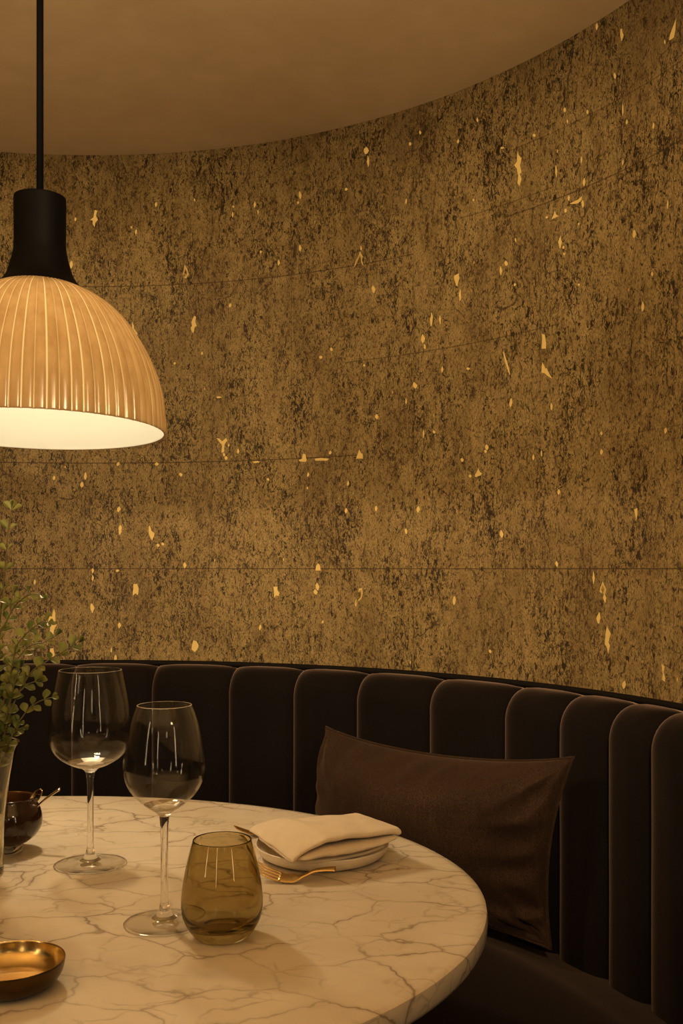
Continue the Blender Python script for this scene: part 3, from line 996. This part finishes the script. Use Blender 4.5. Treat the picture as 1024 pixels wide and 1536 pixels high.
# ------------------------------------------------------------------ vase with sprigs
VD = 1.17
vx = (-31 - PCX) / F * VD
vz = empty('vase', (vx, VD, ZT), 'clear smoky glass vase holding leafy sprigs', 'vase')
vo = crom([(.0265, .0012), (.0272, .006), (.0280, .040), (.0300, .075), (.0345, .110), (.0420, .1435), (.0452, .1525)], 6)
vi = crom([(.0430, .1523), (.0400, .1430), (.0323, .110), (.0278, .075), (.0258, .040), (.0248, .014), (.0215, .0088), (0, .0082)], 6)
link('vessel', *lathe([(0, .0006), (.0245, .0004)] + vo + [(.0447, .1537), (.0436, .1537)] + vi, 80), M_VASE, vz)
wt = link('water', *lathe([(0, .0086), (.0211, .0092), (.0244, .0142), (.0254, .040), (.0274, .075), (.0292, .0905), (0, .0905)], 64), M_WATER)
wt.location = (vx, VD, ZT); shade_sharp(wt, 50)
tag(wt, 'clear water in the lower part of the leafy vase', 'water', kind='stuff')


def leaf_mesh(base, ax, up, L, W, curl):
    side = ax.cross(up).normalized(); up = side.cross(ax).normalized()
    V, Fc = [], []
    rows = [(0, .06), (.2, .30), (.42, .72), (.62, 1.0), (.8, .98), (.93, .62), (1.0, .15)]
    for t, w_ in rows:
        for c in (-1, -.5, 0, .5, 1):
            V.append(base + ax * (t * L) + side * (c * w_ * W / 2) + up * (curl * L * t * t + .28 * W * abs(c) * w_ - .02 * L))
    for i in range(len(rows) - 1):
        for k in range(4):
            Fc.append((i * 5 + k, i * 5 + k + 1, (i + 1) * 5 + k + 1, (i + 1) * 5 + k))
    return V, Fc


def sprig(pts, label, seed, leaf=.0135, gap=.0125, side_shoots=(), bare=.25):
    rnd = random.Random(seed)
    base = pts[0]
    s = empty('leafy_sprig', base, label, 'plant', 'leafy sprigs in the vase')
    stems, leaves = [], []

    def run(P, bare_, r0):
        c = [Vector(p) for p in crom([tuple(p) for p in P], 8)]
        n = len(c)
        stems.append(tube([p - base for p in c], [r0 * (1 - .65 * i / (n - 1)) for i in range(n)], 7))
        tot = sum((b - a).length for a, b in zip(c, c[1:]))
        acc, nxt, turn = 0, tot * bare_, 0
        for a, b in zip(c, c[1:]):
            acc += (b - a).length
            if acc >= nxt:
                t = (b - a).normalized()
                ref = Vector((0, -1, .2))
                s1 = t.cross(ref).normalized()
                f = acc / tot
                for sg in (1, -1):
                    tilt = rnd.uniform(-.5, .9)
                    d = (t * rnd.uniform(.55, 1.0) + s1 * sg * rnd.uniform(.7, 1.0) + ref * tilt * .7).normalized()
                    L = leaf * rnd.uniform(.9, 1.4) * (1 - .25 * f)
                    up = (Vector((rnd.uniform(-.5, .5), -.8, .7)) + t * .3).normalized()
                    leaves.append(leaf_mesh(b - base, d, up, L, L * rnd.uniform(.60, .85), rnd.uniform(-.3, .15)))
                nxt += gap * rnd.uniform(1.0, 1.5)
        t = (c[-1] - c[-3]).normalized()
        for q in range(3):
            d = (t + Vector((rnd.uniform(-.5, .5), rnd.uniform(-.5, .3), rnd.uniform(-.4, .4)))).normalized()
            leaves.append(leaf_mesh(c[-1] - base, d, Vector((rnd.uniform(-.4, .4), -.8, .6)), leaf * .75, leaf * .42, 0))

    run(pts, bare, .0013)
    for sp in side_shoots: run(sp, .35, .0009)
    link('stem', *join(*stems), M_STEM, s)
    link('foliage', *join(*leaves), M_LEAF, s)


def sp_path(pix, d0, d1, jx, jy):
    """from the vase floor up through the pixels listed tip first"""
    n = len(pix)
    P = [Vector((vx + jx, VD + jy, ZT + .012)), Vector((vx + jx * .4 + .006, VD + jy * .5, ZT + .09))]
    for i, (x, y) in enumerate(reversed(pix)):
        P.append(px(x, y, d0 + (d1 - d0) * i / (n - 1)))
    return P


sprig(sp_path([(18, 762), (12, 800), (8, 850), (4, 890), (0, 930), (-6, 1000), (-13, 1090)], VD, 1.16, -.008, .004), 'tallest upright leafy sprig in the vase', 1, .0135, .0185, (), .42)
sprig(sp_path([(60, 892), (48, 891), (35, 897), (26, 905), (17, 918), (8, 936), (0, 951), (-8, 1010), (-12, 1100)], VD, 1.15, -.012, -.004), 'leafy sprig bending over just below the tallest one', 2, .0135, .012,
      ([px(17, 918, 1.155), px(16, 905, 1.153), px(20, 890, 1.15)],), .40)
sprig(sp_path([(72, 933), (62, 933), (51, 941), (39, 951), (26, 967), (21, 985), (14, 1020), (4, 1060), (-6, 1110)], VD, 1.13, .004, .010), 'leafy sprig with its tip crossing the longest gold fleck', 3, .013, .0105, (), .36)
sprig(sp_path([(84, 953), (66, 963), (52, 966), (39, 973), (29, 985), (18, 1003), (12, 1035), (4, 1075), (-4, 1112)], VD, 1.19, .010, .002), 'leafy sprig arching just above the longest one', 4, .013, .011, (), .36)
sprig(sp_path([(117, 963), (99, 975), (81, 985), (62, 997), (49, 1006), (38, 1021), (26, 1042), (14, 1075), (4, 1112)], 1.165, 1.15, .012, -.006), 'longest leafy sprig, reaching furthest towards the wine glasses', 5, .0145, .0125,
      ([px(26, 1042, 1.152), px(40, 1027, 1.148), px(58, 1021, 1.145)],), .36)
sprig(sp_path([(77, 1046), (59, 1052), (43, 1063), (34, 1075), (25, 1088), (17, 1106), (10, 1122)], 1.155, 1.13, .016, -.008), 'lowest short leafy sprig leaning out over the vase rim', 6, .013, .0125,
      ([px(20, 1100, 1.15), px(27, 1094, 1.145), px(34, 1092, 1.14)],), .50)
sprig(sp_path([(30, 1000), (24, 1018), (18, 1040), (8, 1080), (0, 1112)], VD, 1.14, .002, .014), 'short upright leafy sprig in the middle of the bunch', 8, .013, .0105, (), .42)
sprig(sp_path([(-90, 930), (-75, 985), (-58, 1040), (-44, 1100)], VD, 1.17, -.014, .004), 'leafy sprig leaning away to the far side of the vase', 9, .0135, .013, (), .45)

# ------------------------------------------------------------------ cushion
def make_cushion():
    TL, TR, BR_ = px(489, 1090, 1.965), px(860, 1135, 1.575), px(826, 1424, 1.605)
    BL = TL + BR_ - TR
    c0 = (TL + TR + BR_ + BL) / 4
    root = empty('cushion', (c0.x, c0.y, BR_.z), 'brown velvet lumbar cushion leaning on the banquette back', 'cushion')
    nrm = (TR - TL).cross(TL - BL).normalized()
    if nrm.y > 0: nrm = -nrm                                   # towards the table
    n = 72
    N2 = n // 2
    def rdg(x):
        return 1 - 2 * abs(sin(x / 2)) ** .8
    def pos(u, v, side):
        pu = u * (1 - .050 * (1 - v * v) * (1 if u < 0 else 1.75))
        pv = v * (1 - (.17 if v > 0 else .08) * (1 - u * u) ** .8)
        s, t = (pu + 1) / 2, (pv + 1) / 2
        p = (BL * (1 - s) + BR_ * s) * (1 - t) + (TL * (1 - s) + TR * s) * t
        e = max(0., (1 - u * u)) ** .50 * max(0., (1 - v * v)) ** .50
        vt = (v - .52) / .48 if v > .52 else (v - .52) / 1.52
        th = (.120 * max(0., 1 - u * u) ** .50 * max(0., 1 - vt * vt) ** .75) if side > 0 else .032 * e ** .9
        eu, ev = 1 - abs(u), 1 - abs(v)
        wr = 0
        for (cu, cv, k, am) in ((1, 1, 5, 1), (1, -1, 6, 1.3), (-1, 1, 5, .8), (-1, -1, 5, .8)):
            du, dv = (cu - u) * cu, (cv - v) * cv
            rr = sqrt(du * du * 2.6 + dv * dv)
            an = atan2(dv, du * 1.6)
            wr += am * rdg(an * 11 + cu * 2 + cv + 2.2 * mnoise.noise(Vector((u * 2, v * 2, 7)))) * math.exp(-rr / .33) * min(1, rr * 4)
        # gathers along the top and the right-hand seam
        g1 = rdg(u * 23 + 3.5 * mnoise.noise(Vector((u * 3, v * 2, 1)))) * math.exp(-ev / .20) * (1 if v > 0 else .5) * min(1, ev * 8) * (1 - u * u)
        g2 = rdg(v * 17 + 3 * mnoise.noise(Vector((u * 2, v * 3, 5)))) * math.exp(-eu / .13) * (1.2 if u > 0 else .4) * min(1, eu * 9)
        low = mnoise.noise(Vector((u * 1.7, v * 1.4, 3))) * .006 * e + mnoise.noise(Vector((u * 5, v * 4, 9))) * .0018 * e
        d = th + (.0190 * wr + .0120 * g1 + .0200 * g2) * min(1, e * 4) + low
        return p + nrm * (d if side > 0 else -d) - Vector((c0.x, c0.y, BR_.z))
    V, Fc = [], []
    idx = {}
    for side in (1, -1):
        for i in range(n + 1):
            for j in range(N2 + 1):
                u = sin((-1 + 2 * i / n) * pi / 2) * .45 + (-1 + 2 * i / n) * .55
                v = sin((-1 + 2 * j / N2) * pi / 2) * .45 + (-1 + 2 * j / N2) * .55
                edge = i in (0, n) or j in (0, N2)
                if side < 0 and edge:
                    idx[(side, i, j)] = idx[(1, i, j)]
                else:
                    idx[(side, i, j)] = len(V); V.append(pos(u, v, side))
    for side in (1, -1):
        for i in range(n):
            for j in range(N2):
                q = (idx[(side, i, j)], idx[(side, i + 1, j)], idx[(side, i + 1, j + 1)], idx[(side, i, j + 1)])
                Fc.append(q if side > 0 else tuple(reversed(q)))
    o = link('cushion_cover', V, Fc, M_PILLOW, root)
    md = o.modifiers.new('smooth', 'SUBSURF'); md.levels = 1; md.render_levels = 1
    loop = [idx[(1, i, 0)] for i in range(n)] + [idx[(1, n, j)] for j in range(N2)] + [idx[(1, i, N2)] for i in range(n, 0, -1)] + [idx[(1, 0, j)] for j in range(N2, 0, -1)]
    link('piping', *tube([V[i] for i in loop], .0022, 8, closed=True), M_PILLOW, root)


make_cushion()

for o in bpy.data.objects:
    if o.type == 'MESH' and o.data.materials and o.data.materials[0] in (M_CLEAR, M_AMBER, M_VASE):
        o.cycles.is_caustics_caster = True
    if o.name == 'tabletop': o.cycles.is_caustics_receiver = True
for l_ in bpy.data.lights:
    if l_.name.startswith('lamp_beam'): l_.cycles.is_caustics_light = True
